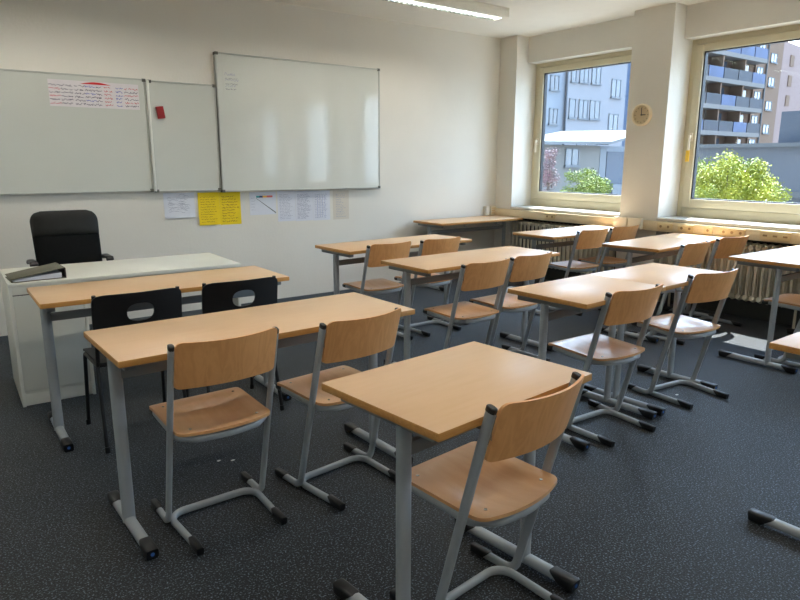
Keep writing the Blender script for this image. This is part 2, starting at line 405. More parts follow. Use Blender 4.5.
# handwriting: small zigzag strokes lying on the paper
def scribble(mb, x0, x1, z, h, mi, y=-.0018, lw=.0022, gap=.35):
    x = x0
    while x < x1 - .006:
        wl = random.uniform(.014, .045) * (h / .012) ** .5; xe = min(x + wl, x1); px, pz = x, z + random.uniform(0, h)
        while px < xe:
            nx = px + random.uniform(.002, .006) * (h / .012) ** .5; nz = z + random.uniform(0, h)
            dx, dz = nx - px, nz - pz; l = math.hypot(dx, dz); ox, oz = -dz / l * lw / 2, dx / l * lw / 2
            mb.add([(px - ox, y, pz - oz), (nx - ox, y, nz - oz), (nx + ox, y, nz + oz), (px + ox, y, pz + oz)], [(0, 1, 2, 3)], mi)
            px, pz = nx, nz
        x = xe + random.uniform(.004, .012)
def sheet_of_paper(name, label, cat, x0, x1, z0, z1, y, mats, draw, group=None, tilt=0.0, curl=0.0):
    w, h = (x1 - x0) / 2, z1 - z0; mb = MB(); R = 6
    top = [[(-w + 2 * w * j / R, -.0014 - curl * ((R - i) / R) ** 2 * (1 if j < R else .6), h * i / R) for j in range(R + 1)] for i in range(R + 1)]
    bot = [[(p[0], p[1] + .0012, p[2]) for p in r] for r in top]
    mb.sheet(top, bot, 0)
    n0 = len(mb.v); draw(mb, w, h)
    mb.v = mb.v[:n0] + [(p[0], p[1] - curl * (1 - min(max(p[2] / h, 0), 1)) ** 2, p[2]) for p in mb.v[n0:]]
    o = mb.build(name, mats, smooth=False); o.location = ((x0 + x1) / 2, y, z0); o.rotation_euler = (0, tilt, 0)
    return tag(o, label, cat, group)
def lines(n, mi=1, m=.02, top=.03, dens=1.0, hf=.5, lw=.0022):
    def d(mb, w, h):
        s = (h - top - .02) / n
        for i in range(n):
            if random.random() < dens: scribble(mb, -w + m, w - m - random.uniform(0, w * .6), h - top - s * (i + 1) + s * .2, s * hf, mi, lw=lw)
    return d
G = 'sheets taped to the wall below the boards'
YW = D - .0003
def doodle(mb, w, h):
    for _ in range(26):
        cx, cz = random.uniform(-w * .7, w * .7), random.uniform(h * .25, h * .85); r = random.uniform(.012, .035)
        for k in range(9):
            a0, a1 = k / 9 * 5.2, (k + 1) / 9 * 5.2; p, q = (cx + r * math.cos(a0), cz + r * math.sin(a0) * .7), (cx + r * math.cos(a1), cz + r * math.sin(a1) * .7)
            mb.add([(p[0], -.0018, p[1]), (q[0], -.0018, q[1]), (q[0], -.0018, q[1] + .003), (p[0], -.0018, p[1] + .003)], [(0, 1, 2, 3)], 1)
sheet_of_paper('drawing_sheet', 'white sheet with faint pencil doodles, left of the yellow sheets', 'paper', 1.765, 2.045, .925, 1.15, YW, ['paper', 'ink_g'], doodle, G, curl=.012)
sheet_of_paper('yellow_sheet', 'yellow handwritten sheet, the left one of the pair', 'paper', 2.078, 2.283, .845, 1.148, YW - .002, ['paper_y', 'ink_o'], lines(11, lw=.003), G, curl=.01)
sheet_of_paper('yellow_sheet', 'yellow handwritten sheet, the right one of the pair', 'paper', 2.285, 2.495, .838, 1.146, YW, ['paper_y', 'ink_o'], lines(10, lw=.004, hf=.6), G)
def rainbow(mb, w, h):
    seg = [(-.5, -.25, 1), (-.25, 0, 2), (0, .3, 3), (.3, .75, 4)]
    for a, c, mi in seg: mb.add([(w * a, -.0018, h - .055), (w * c, -.0018, h - .055), (w * c, -.0018, h - .036), (w * a, -.0018, h - .036)], [(0, 1, 2, 3)], mi)
    mb.add([(-w * .55, -.0018, h - .03), (w * .2, -.0018, h - .03), (w * .2, -.0018, h - .026), (-w * .55, -.0018, h - .026)], [(0, 1, 2, 3)], 5)
    mb.add([(-w * .5, -.0018, h * .72), (w * .98, -.0018, h * .03), (w * .98, -.0018, h * .09), (-w * .5, -.0018, h * .74)], [(0, 1, 2, 3)], 6)
    for i in range(5): scribble(mb, -w + .015, -w * .6, h * (.2 + .13 * i), .01, 5)
sheet_of_paper('chart_sheet', 'white landscape sheet with a rainbow colour bar, right beside the yellow sheets', 'paper', 2.588, 2.868, .915, 1.138, YW, ['paper', 'teal', 'balc_blue', 'orange', 'pinkred', 'ink_g', 'coping'], rainbow, G)
sheet_of_paper('printed_sheet', 'white printed sheet touching the rainbow chart on its left', 'paper', 2.886, 3.084, .838, 1.142, YW, ['paper', 'ink_g'], lines(17, lw=.003), G)
sheet_of_paper('printed_sheet', 'white densely printed sheet, middle of the three joined portrait sheets', 'paper', 3.086, 3.288, .832, 1.138, YW, ['paper', 'ink_g'], lines(20, lw=.004, hf=.7), G)
def tablep(mb, w, h):
    lines(15, 1, lw=.003)(mb, w, h)
    for k in range(4):
        x = -w + .05 + k * .03; mb.add([(x, -.0018, .03), (x + .002, -.0018, .03), (x + .002, -.0018, h - .05), (x, -.0018, h - .05)], [(0, 1, 2, 3)], 2)
sheet_of_paper('printed_sheet', 'white printed sheet with blue table lines, rightmost of the three joined sheets', 'paper', 3.290, 3.492, .828, 1.136, YW, ['paper', 'ink_g', 'ink_b'], tablep, G)
sheet_of_paper('printed_sheet', 'beige printed sheet, the last one on the right below the boards', 'paper', 3.530, 3.728, .826, 1.132, YW, ['paper_b', 'ink_g'], lines(14, lw=.003, m=.035), G)
def strip(mb, w, h):
    cols = [(-.99, -.76, 1, 3), (-.74, -.5, 1, 1), (-.45, -.24, 1, 1), (-.22, .0, 2, 1), (.02, .14, 1, 1), (.2, .38, 3, 3), (.46, .62, 2, 2), (.66, .97, 3, 1)]
    for a, c, m1, m2 in cols:
        for i in range(6):
            scribble(mb, w * a, w * c, h * (.08 + .135 * i) , .017, m1 if i % 2 else m2, lw=.0034)
    n = 14
    for k in range(n):
        x0, x1 = -w + .68 * w * 1.0 + k * (.235 / n), -w + .68 * w + (k + 1) * (.235 / n)
        q0, q1 = math.sin(PI * (k + .02) / n) * .03, math.sin(PI * min(k + 1, n - .02) / n) * .03
        zz0, zz1 = h - .022, h - .022
        mb.add([(x0, -.0022, zz0), (x1, -.0022, zz1), (x1, -.0022, zz1 + q1 * .6), (x0, -.0022, zz0 + q0 * .6)], [(0, 1, 2, 3)], 4)
sheet_of_paper('handwritten_strip', 'long handwritten strip with blue and red words and a red arc on left board', 'poster', .93, 1.615, 1.86, 2.065, D - .0355, ['paper_p', 'ink', 'ink_b', 'ink_r', 'redink'], strip, curl=.004)
sheet_of_paper('note_sheet', 'small note with five handwritten lines in top left corner of the tall board', 'note', 2.362, 2.544, 2.064, 2.271, D - .0505, ['board', 'ink_g', 'ink'], lambda mb, w, h: (lines(3, 1, lw=.004)(mb, w, h), [scribble(mb, -w + .02, w * .5, h * .05 + k * .045, .014, 2, lw=.002) for k in range(3)]))
b = MB(); b.box(-.03, .03, -.028, 0, -.05, .05); b.box(-.031, .031, -.018, -.014, -.051, .051, 1)
o = b.build('board_magnet', ['red', 'dark'], bevel=.003); o.location = (1.782, D - .0355, 1.846); o.rotation_euler = (0, -.14, 0)
tag(o, 'dark red magnetic wiper stuck on the narrow middle board', 'magnet')

# wall outlet in the corner
t = thing('wall_outlet', 'cream outlet box with slots on the wall above the corner desk', 'outlet', (5.885, D - .001, .80))
b = MB(); b.box(-.05, .05, -.04, 0, -.03, .085); b.build('housing', 'trunk_box', t, bevel=.004)
for k in range(3):
    q = MB(); q.box(-.035, .035, -.043, -.039, -.012 + k * .03, .002 + k * .03); q.build('slot', 'socket', t, smooth=False)
b = MB(); b.box(-.03, .03, -.05, 0, 0, .115); o = b.build('wall_box', 'wall', bevel=.004); o.location = (5.775, D - .001, .768); tag(o, 'small plain grey box on the wall left of the corner outlet', 'box')

# clock
t = thing('wall_clock', 'round cream wall clock showing three on the pillar between the windows', 'clock', (XP - .001, 3.90, 1.897))
b = MB(); R, n = .108, 48; prof = [(.0, R), (-.03, R), (-.038, R - .008), (-.034, R - .016), (-.022, R - .019)]
vs = []; fs = []
for k in range(n):
    a = 2 * PI * k / n
    for x, r in prof: vs.append((x, r * math.cos(a), r * math.sin(a)))
m_ = len(prof)
for k in range(n):
    for j in range(m_ - 1): fs.append((k * m_ + j, k * m_ + j + 1, ((k + 1) % n) * m_ + j + 1, ((k + 1) % n) * m_ + j))
b.add(vs, fs); b.build('rim', 'clock_rim', t)
b = MB(); b.cyl((0, 0, 0), (-.020, 0, 0), R - .016, 40); b.build('dial', 'clock_face', t)
b = MB(); b.box(-.024, -.0205, -.0035, .0035, -.008, .066, mtx=Matrix.Rotation(math.radians(-3), 4, 'X')); b.build('minute_hand', 'dark', t, smooth=False)
b = MB(); b.box(-.0275, -.0245, -.048, .008, -.0045, .0045); b.build('hour_hand', 'dark', t, smooth=False)
b = MB()
for k in range(12):
    b.box(-.0215, -.0195, -.002, .002, .066, .078, mtx=Matrix.Rotation(k * PI / 6, 4, 'X'))
b.build('hour_marks', 'dark', t, smooth=False)

# ceiling lamp
t = thing('ceiling_lamp', 'long white louvered fluorescent ceiling lamp parallel to the front wall', 'lamp', (3.6, 4.86, H), group='louvered ceiling lamps')
b = MB(); xa, xb = -1.28, 1.27
b.box(xa, xb, -.11, .11, -.03, -.0015); b.box(xa, xb, -.11, -.095, -.085, -.03); b.box(xa, xb, .095, .11, -.085, -.03)
b.box(xa, xa + .02, -.095, .095, -.085, -.03); b.box(xb - .02, xb, -.095, .095, -.085, -.03); b.box(xa, xb, -.095, -.05, -.084, -.07)
b.build('housing', 'lamp_body', t, bevel=.003)
b = MB()
for k in range(44): x = xa + .04 + k * .0565; b.box(x, x + .012, -.05, .093, -.084, -.035, mtx=None)
b.build('louver', 'louver', t, smooth=False)
b = MB(); b.box(xa + .02, xb - .02, .082, .093, -.08, -.032); b.box(xa + .02, xb - .02, -.05, -.042, -.08, -.032); b.build('reflector', 'reflector', t, smooth=False)
b = MB(); b.cyl((xa + .03, .02, -.052), (xb - .03, .02, -.052), .013, 12); b.build('fluorescent_tube', 'tube', t)

for (lx, ly, ll) in [(.6, 4.86, 'added louvered fill lamp above the white teacher desk, above the picture'), (3.6, 2.2, 'added louvered fill lamp above the middle desks, above the picture'), (.6, 2.2, 'added louvered fill lamp above the long left desk, above the picture'), (3.6, -.5, 'added louvered fill lamp behind the camera on the window side'), (.6, -.5, 'added louvered fill lamp right behind the camera')]:
    o = copy_tree(t); o.location = (lx, ly, H); o['label'] = ll  # unseen lamp copies, added only as fill light for the room

# ------------------------------------------------------------------ desks
ZT = .765
def make_desk(name, w, d=.505, cy_=.27, inset=.05):
    t = thing(name, 'x', 'desk')
    b = MB(); b.box(0, w, 0, d, ZT - .025, ZT)
    o = b.build('tabletop', ['beech', 'beech_edge'], t, bevel=.003)
    for f in o.data.polygons:
        if abs(f.normal.z) < .7: f.material_index = 1
    yc = cy_
    for sx in (0, 1):
        x = inset if sx == 0 else w - inset
        g = MB(); g.sweep([(x, yc, .02), (x, yc, ZT - .05)], (1, 0, 0), .025, .017, 20, ex=.9)
        leg = g.build('leg', 'steel', t)
        h = MB(); h.sweep([(x, .035, .026), (x, d - .05, .026)], (1, 0, 0), .021, .0185, 16, ex=.8); h.build('foot_bar', 'steel', leg)
        for ya, yb_ in ((-.025, .05), (d - .065, d + .008)):
            c = MB(); c.sweep([(x, ya, .0225), (x, ya + .006, .0235), (x, yb_ - .006, .0235), (x, yb_, .0225)], (1, 0, 0), .0235, .0225, 20, ex=.42, taper=[.94, 1, 1, .94]); yi_ = yb_ - .003 if ya < .1 else ya + .003; slant(c, yi_, .0235, -1.0 if ya < .1 else 1.0).build('foot_cap', 'black', leg)
            e = MB(); ye = ya if ya < .1 else yb_; sgn = -1 if ya < .1 else 1
            e.cyl((x, ye, .024), (x, ye + sgn * .0015, .024), .0075, 14); e.build('glide_dot', 'blue_dot', leg)
        k = MB(); k.box(x - .02, x + .02, .05, d - .05, ZT - .055, ZT - .0255); k.build('bearer', 'rail', leg, bevel=.004)
    r = MB(); r.box(.05, w - .05, yc - .012, yc + .012, .618, .66); r.build('cross_rail', 'rail', t, bevel=.003)
    hk = MB()
    for q in range(2):
        xq = w * (.3 + .4 * q); hk.sweep(fillet([(xq, .06, ZT - .025), (xq, .06, ZT - .06), (xq, .02, ZT - .06)], .01), (1, 0, 0), .008, .004, 8)
    hk.build('bag_hook', 'rail', t)
    return t
long_p = make_desk('student_desk', 1.31); small_p = make_desk('student_desk', .71, .51, .19, .055); unit_p = make_desk('student_desk', .735, .505, .285, .045)
short_p = make_desk('student_desk', 1.27); edge_p = make_desk('student_desk', 1.22, .505, .17, .055)
GD = 'beech student desks'
rd = math.radians
place(small_p, 0, (.976, 1.144, 0), rd(5.4), 'small beech desk nearest the camera at picture centre, one chair behind it', GD)
place(long_p, 0, (.476, 2.243, 0), rd(1.4), 'long beech desk in the left block with two wooden chairs at it', GD)
place(long_p, 1, (.401, 3.409, 0), rd(-.7), 'long beech desk in front of the white teacher desk, two black chairs at it', GD)
place(unit_p, 0, (2.513, 1.866, 0), rd(2.4), 'left half of the joined pair of desks behind the small centre desk', GD)
place(unit_p, 1, (2.513 + .737 * math.cos(rd(2.4)), 1.866 + .737 * math.sin(rd(2.4)), 0), rd(2.4), 'right half of the joined pair of desks behind the small centre desk', GD)
place(long_p, 1, (2.525, 3.09, 0), rd(1.4), 'long beech desk in the middle block, second from the front wall, with two chairs', GD)
place(long_p, 1, (2.575, 4.09, 0), rd(2.2), 'long beech desk in the middle block nearest the whiteboard wall, two chairs', GD)
place(long_p, 1, (4.585, 5.385, 0), rd(.2), 'empty beech desk pushed into the far corner against the front wall', GD)
place(short_p, 0, (4.60, 2.775, 0), rd(4.6), 'beech desk by the right window with a sunlit strip on it', GD)
place(short_p, 1, (4.59, 3.82, 0), rd(.5), 'beech desk by the left window, farthest in the right block', GD)
place(edge_p, 0, (4.67, 1.77, 0), rd(-1), 'beech desk cut off by the right picture edge, its left leg in view', GD)
place(long_p, 1, (2.535, .535, 0), rd(.5), 'beech desk at the right picture edge, only its far left corner in view', GD)

# teacher desk
t = thing('teacher_desk', 'white teacher desk with a cupboard base, carrying a ring binder', 'desk', (.345, 4.20, 0), rd(-1.6))
TW, TD, TH = 1.385, .64, .745
b = MB(); b.box(0, TW, 0, TD, TH - .022, TH); b.build('desktop', 'white_lam', t, bevel=.002)
b = MB(); b.box(0, .018, .004, TD - .004, 0, TH - .0225); b.box(.382, .40, .004, TD - .004, 0, TH - .0225); b.box(.018, .382, TD - .02, TD - .004, .0, TH - .0225); b.box(.018, .382, .02, TD - .02, .072, .088)
b.box(.018, .382, .02, .034, 0, .072); b.build('cupboard', 'white_lam', t, bevel=.0015)
b = MB(); b.box(.019, .381, .006, .022, .09, TH - .075); b.build('door', 'white_door', t, bevel=.002)
b = MB(); b.box(.019, .381, .004, .02, TH - .068, TH - .0225); b.build('apron_panel', 'white_lam', t, bevel=.0015)
b = MB(); b.box(.4005, TW - .0205, .02, .036, TH - .11, TH - .0225); b.build('front_apron', 'white_lam', t, bevel=.0015)
b = MB(); b.box(.019, .381, .012, .03, TH - .075, TH - .068); b.build('finger_groove', 'dark', t, smooth=False)
b = MB(); b.box(TW - .02, TW, .03, TD - .03, 0, TH - .0225); b.build('side_panel', 'white_lam', t, bevel=.0015)

# ring binder
t = thing('ring_binder', 'grey marbled ring binder lying on the left end of the white desk', 'binder', (.37, 4.23, TH), rd(2))
a = math.atan2(.045, .28)
b = MB(); mt = Matrix.Translation((0, 0, .016)) @ Matrix.Rotation(-a, 4, 'Y'); b.box(0, .285, 0, .25, 0, .003, mtx=mt); b.build('top_cover', 'binder', t, bevel=.001)
b = MB(); b.box(0, .285, 0, .25, 0, .003); b.build('bottom_cover', 'binder', t, bevel=.001)
b = MB(); b.box(.283, .287, 0, .25, .001, .062); b.build('spine', 'binder_dark', t, bevel=.001)
b = MB()
for k in range(7):
    z0, z1 = .004 + k * .002, .0155 + k * .004
    vs = [(.01 + k * .004, .012, .0035 + k * .0017), (.265, .012, .004 + k * .0045), (.265, .238, .004 + k * .0045), (.01 + k * .004, .238, .0035 + k * .0017)]
    b.add(vs + [(x, y, z + .0028 * (1 if i in (0, 3) else 1.2)) for i, (x, y, z) in enumerate(vs)], [(0, 3, 2, 1), (4, 5, 6, 7), (0, 1, 5, 4), (1, 2, 6, 5), (2, 3, 7, 6), (3, 0, 4, 7)])
b.build('papers', 'paper', t, smooth=False)

# ------------------------------------------------------------------ wooden chairs
def make_chair():
    t = thing('school_chair', 'x', 'chair')
    dy = (.185 + .03)
    for s in (-1, 1):
        x = s * .202
        pts = fillet([(x, -.185, .797), (x, .018, .016), (x, .16, .016)], .055, 8)
        g = MB(); g.sweep(pts, (1, 0, 0), .0105, .0158, 14, ex=.75); leg = g.build('leg', 'steel', t)
        c = MB(); c.sweep([(x, .142, .0175), (x, .146, .0175), (x, .210, .0165), (x, .213, .0160)], (1, 0, 0), .0145, .0175, 16, ex=.4, taper=[.95, 1, .93, .88]); slant(c, .144, .0175, 1.0).build('foot_cap', 'black', leg)
        c = MB(); d = Vector((0, -.22, .781)).normalized(); p = Vector((x, -.185, .797)); c.sweep([p - d * .012, p + d * .002, p + d * .004], (1, 0, 0), .0112, .0165, 12, ex=.75, taper=[1, 1, .8]); c.build('end_plug', 'black', leg)
        k = MB()   # bracket between post and backrest
        for zz in (.735,):
            yp = -.185 + .22 * (.797 - zz) / .781
            k.box(x - s * .008 - .002 if s > 0 else x + .008 - .002, x - s * .008 + .002 if s > 0 else x + .008 + .002, yp - .017, yp + .004, zz - .035, zz + .035)
            k.box(min(x - s * .008, x - s * .035), max(x - s * .008, x - s * .035), yp - .0175, yp - .013, zz - .033, zz + .033)
        k.build('bracket', 'rail', leg, bevel=.001)
    # U shaped base
    pts = fillet([(-.173, -.19, .0165), (-.187, .072, .0165), (.187, .072, .0165), (.173, -.19, .0165)], .065, 8)
    g = MB(); g.sweep(pts, (0, 0, 1), .0150, .0115, 14, ex=.75); base = g.build('base_bar', 'steel', t)
    for s in (-1, 1):
        c = MB(); x = s * .172; c.sweep([(x, -.176, .0175), (x, -.180, .0175), (x, -.250, .0165), (x, -.254, .0160)], (1, 0, 0), .0145, .0175, 16, ex=.4, taper=[.95, 1, .93, .88]); slant(c, -.178, .0175, -1.0).build('foot_cap', 'black', base)
    # seat rail
    pts = fillet([(-.178, .19, .4285), (-.184, -.10, .4190), (-.12, -.158, .4165), (0, -.176, .4160), (.12, -.158, .4165), (.184, -.10, .4190), (.178, .19, .4285)], [.035, .06, .3, .06, .035], 4)
    g = MB(); g.sweep(pts, (0, 0, 1), .0130, .009, 12, ex=.7); rl = g.build('seat_rail', 'steel', t)
    for s in (-1, 1):
        c = MB(); x = s * .178; c.sweep([(x, .175, .4280), (x, .212, .4285), (x, .219, .4285)], (1, 0, 0), .0115, .0145, 12, ex=.7, taper=[1, 1, .85]); c.build('end_cap', 'black', rl)
    # seat shell
    def se(u, v):
        W = .192 - .002 * v
        rf = .02 * (1 - math.sqrt(max(0, 1 - (max(0, (abs(u) - .9)) / .1) ** 2)))
        rb = .030 * (1 - math.sqrt(max(0, 1 - (max(0, (abs(u) - .86)) / .14) ** 2)))
        yf = .213 - rf; yb = -.190 + .040 * u * u + rb
        y = yf + (yb - yf) * v; x = u * W
        dish = -.017 * math.exp(-((x / .13) ** 4)) * math.exp(-((y + .03) / .115) ** 2)
        roll = -.008 * max(0, (y - .14) / .07) ** 2
        lift = .006 * max(0, (-y - .08) / .09) ** 2
        return x, y, .450 + .030 * y + dish + roll + lift
    us = [math.sin(PI / 2 * (-1 + 2 * i / 26)) for i in range(27)]; vs_ = [(1 - math.cos(PI * i / 22)) / 2 for i in range(23)]
    top = [[se(u, v) for u in us] for v in vs_]; bot = [[(x, y, z - .0115) for x, y, z in r] for r in top]
    b = MB(); b.sheet(top, bot); seat = b.build('seat', 'seat_ply', t, angle=50)
    b = MB()
    for x, y in ((-.15, .15), (.15, .15), (-.135, -.12), (.135, -.12)): z = se(x / .187, .0 if y > 0 else .88)[2]; b = MB(); z = .4462 if y < 0 else .4535; b.cyl((x, y, z - .003), (x, y, z + .0015), .0055, 12); b.build('screw', 'chrome', seat)
    # backrest
    def bk(u, v):
        hh = .188; zc = .628 + hh * v
        cr = .024 * (1 - math.sqrt(max(0, 1 - (max(0, (abs(u) - .88)) / .12) ** 2)))
        z = zc - cr if v > .5 else zc + cr * .7
        z = .628 + hh * v + ((-cr) * (2 * v - 1) if v > .5 else cr * .6 * (1 - 2 * v))
        yp = -.185 + .22 * (.797 - z) / .781
        y = yp - .018 - .046 * (1 - u * u)
        return u * .196, y, z + .004 * (1 - u * u) * (2 * v - 1) * -1
    us = [math.sin(PI / 2 * (-1 + 2 * i / 24)) for i in range(25)]; vs_ = [i / 10 for i in range(11)]
    front = [[bk(u, v) for u in us] for v in vs_]; back = [[(x, y - .0095, z) for x, y, z in r] for r in front]
    b = MB(); b.sheet(front, back); b.build('backrest', 'ply', t, angle=50)
    return t
ch = make_chair()
GC = 'beech school chairs on grey skid frames'
chairs = [
 (1.332, 1.335, .095, 'wooden chair nearest the camera, tucked at the small centre desk'),
 (.846, 2.428 - .03, .011, 'wooden chair at left end of the long left desk, nearest to the left picture edge'),
 (1.412, 2.385 - .02, .10, 'wooden chair at right end of the long left desk, behind the small centre desk'),
 (2.888, 2.037, -.05, 'left wooden chair at the joined pair of desks, directly right of the small desk'),
 (3.724, 2.06, -.12, 'right wooden chair at the joined pair of desks, white glare on its seat'),
 (2.882, 3.128, .031, 'left wooden chair at the middle desk of the middle block'),
 (3.353, 3.171, .06, 'right wooden chair at the middle desk of the middle block'),
 (2.925, 4.25, .018, 'left wooden chair at the middle block desk nearest the whiteboard wall'),
 (3.46, 4.255, .0, 'right wooden chair at the middle block desk nearest the whiteboard wall'),
 (5.10, 3.96, -.03, 'left wooden chair at the desk under the left window'),
 (5.62, 3.97, -.04, 'right wooden chair at the desk under the left window, near the pillar'),
 (4.936, 2.857, .04, 'left wooden chair at the sunlit desk by the right window'),
 (5.60, 2.88, -.10, 'right wooden chair at the sunlit desk by the right window'),
 (5.085, 1.88, .0, 'wooden chair tucked under the desk cut by the right picture edge'),
]
for i, (x, y, r, l) in enumerate(chairs): place(ch, i, (x, y, 0), r, l, GC)

# ------------------------------------------------------------------ black plastic chairs
def make_black():
    t = thing('plastic_chair', 'x', 'chair')
    for s in (-1, 1):
        x = s * .20
        g = MB()
        g.sweep(fillet([(x, -.215, .80), (x, -.165, .46), (x, -.155, .43), (x, .16, .425), (x * 1.04, .215, .0)], [.05, .02, .03], 5), (1, 0, 0), .010, .010, 12)
        fr = g.build('side_frame', 'black', t)
        g = MB(); g.sweep([(x, -.14, .43), (x * 1.05, -.235, .0)], (1, 0, 0), .010, .010, 12); g.build('leg', 'black', t)
        for yy in (-.235, .215):
            c = MB(); c.cyl((x * 1.045, yy, 0), (x * 1.045, yy * .99, .03), .013, 12); c.build('foot_cap', 'black', fr)
        c = MB(); c.cyl((x - s * .012, -.208, .74), (x + s * .013, -.208, .74), .006, 10); c.build('rivet', 'chrome', fr)
    g = MB(); g.sweep([(-.2, -.13, .425), (.2, -.13, .425)], (0, 0, 1), .009, .009, 10); g.sweep([(-.2, .15, .42), (.2, .15, .42)], (0, 0, 1), .009, .009, 10); g.build('cross_tube', 'black', t)
    def se(u, v):
        rf = .03 * (1 - math.sqrt(max(0, 1 - (max(0, (abs(u) - .85)) / .15) ** 2)))
        yf = .205 - rf; yb = -.18 + rf; y = yf + (yb - yf) * v; x = u * .205
        return x, y, .452 - .012 * math.exp(-(x / .14) ** 4 - ((y + .02) / .12) ** 2) - .02 * max(0, (y - .13) / .075) ** 2
    us = [math.sin(PI / 2 * (-1 + 2 * i / 20)) for i in range(21)]
    top = [[se(u, i / 14) for u in us] for i in range(15)]; bot = [[(x, y, z - .012) for x, y, z in r] for r in top]
    b = MB(); b.sheet(top, bot); b.build('seat', 'black_shell', t, angle=50)
    # backrest with a wide oval grip hole
    n = 64; hw, z0, z1, zc = .216, .60, .805, .715
    def pt(x, z, off): return (x, -.222 + .145 * (.80 - z) * 1.0 - .045 * (1 - (x / hw) ** 2) - off, z)
    rings = []
    for m_ in range(6):
        f = m_ / 5; ring = []
        for k in range(n):
            a = 2 * PI * k / n; ca, sa = math.cos(a), math.sin(a)
            ix, iz = .065 * math.copysign(abs(ca) ** .8, ca), .705 + .046 * math.copysign(abs(sa) ** .8, sa)
            ex_ = .28; ox = hw * math.copysign(abs(ca) ** ex_, ca); oz = (z0 + z1) / 2 + (z1 - z0) / 2 * math.copysign(abs(sa) ** ex_, sa)
            ring.append((ix + (ox - ix) * f, iz + (oz - iz) * f))
        rings.append(ring)
    b = MB(); vs = []
    for off in (0, .011):
        for r in rings: vs += [pt(x, z, off) for x, z in r]
    o = 6 * n; fs = []
    for m_ in range(5):
        for k in range(n):
            k2 = (k + 1) % n
            fs += [(m_ * n + k, m_ * n + k2, (m_ + 1) * n + k2, (m_ + 1) * n + k), (o + m_ * n + k2, o + m_ * n + k, o + (m_ + 1) * n + k, o + (m_ + 1) * n + k2)]
    for k in range(n):
        k2 = (k + 1) % n; fs += [(k, o + k, o + k2, k2), (5 * n + k2, o + 5 * n + k2, o + 5 * n + k, 5 * n + k)]
    b.add(vs, fs); b.build('backrest', 'black_shell', t, angle=50)
    return t
bc = make_black()
GB = 'black plastic chairs with oval grip holes'
place(bc, 0, (.815, 3.50, 0), .0, 'black plastic chair with an oval grip hole, the left one of two', GB)
place(bc, 1, (1.362, 3.50, 0), -.02, 'black plastic chair with an oval grip hole, the right one of two', GB)

# ------------------------------------------------------------------ office chair behind the teacher desk
t = thing('office_chair', 'black high backed office chair with armrests behind the white desk', 'chair', (.880, 5.28, 0), 0)
n = 20
def pad(x0w, x1w, z0, z1, y0, y1, th, rad_top, rows=14, bulge=.02, name='', m='black_leather'):
    fr, bk_ = [], []
    for i in range(rows + 1):
        v = i / rows; z = z0 + (z1 - z0) * v; w = x0w + (x1w - x0w) * v
        c = max(0, (z - (z1 - rad_top)) / rad_top) if rad_top else 0; w -= rad_top * .9 * (1 - math.sqrt(max(0, 1 - c * c)))
        y = y0 + (y1 - y0) * v
        rf, rb_ = [], []
        for j in range(17):
            u = math.sin(PI / 2 * (-1 + 2 * j / 16)); e = math.sqrt(max(0, 1 - u * u)); ez = min(1, 4 * v, 4 * (1 - v)) ** .5
            rf.append((u * w, y - th / 2 * (.3 + .7 * e) * (.4 + .6 * ez) - bulge * e, z)); rb_.append((u * w, y + th / 2 * (.3 + .7 * e) * (.4 + .6 * ez) + bulge * .3 * e, z))
        fr.append(rf); bk_.append(rb_)
    b = MB(); b.sheet(fr, bk_); return b.build(name, m, t, angle=60)
pad(.224, .232, .51, .890, .12, .20, .05, 0, name='backrest', m='black_fabric')
pad(.232, .236, .880, 1.060, .195, .235, .075, .085, name='headrest', m='black_leather')
b = MB(); b.box(-.25, .25, -.26, .22, .43, .51); b.build('seat', 'black_leather', t, bevel=.035, segs=4)
for s in (-1, 1):
    ax_ = -.268 if s < 0 else .248
    b = MB(); b.sweep(fillet([(s * .2, .04, .44), (ax_, .04, .44), (ax_, .04, .69)], .03), (0, 1, 0), .02, .009, 12); arm = b.build('arm_post', 'black', t)
    b = MB(); b.sweep([(ax_, -.03, .69), (ax_, -.015, .706), (ax_, .13, .706), (ax_, .15, .69)], (1, 0, 0), .028, .013, 14, ex=.7); b.build('armrest', 'black', arm)
b = MB(); b.cyl((0, 0, .08), (0, 0, .30), .028); b.cyl((0, 0, .28), (0, 0, .43), .018); b.box(-.09, .09, -.1, .12, .405, .432); b.build('gas_column', 'black', t)
b = MB(); b.sweep(fillet([(0, .05, .42), (0, .24, .42), (0, .17, .62)], .03), (1, 0, 0), .03, .006, 10); b.build('back_support', 'black', t)
b = MB()
for k in range(5):
    a = 2 * PI * k / 5 + .3; b.sweep([(0, 0, .10), (.29 * math.cos(a), .29 * math.sin(a), .07)], (-math.sin(a), math.cos(a), 0), .022, .014, 10, taper=[1.2, .8])
base = b.build('star_base', 'black', t)
for k in range(5):
    a = 2 * PI * k / 5 + .3; cx, cy = .285 * math.cos(a), .285 * math.sin(a)
    b = MB(); b.cyl((cx - .022 * math.sin(a), cy + .022 * math.cos(a), .027), (cx + .022 * math.sin(a), cy - .022 * math.cos(a), .027), .027, 16); b.cyl((cx, cy, .027), (cx, cy, .065), .007, 8); b.build('caster', 'black', base)

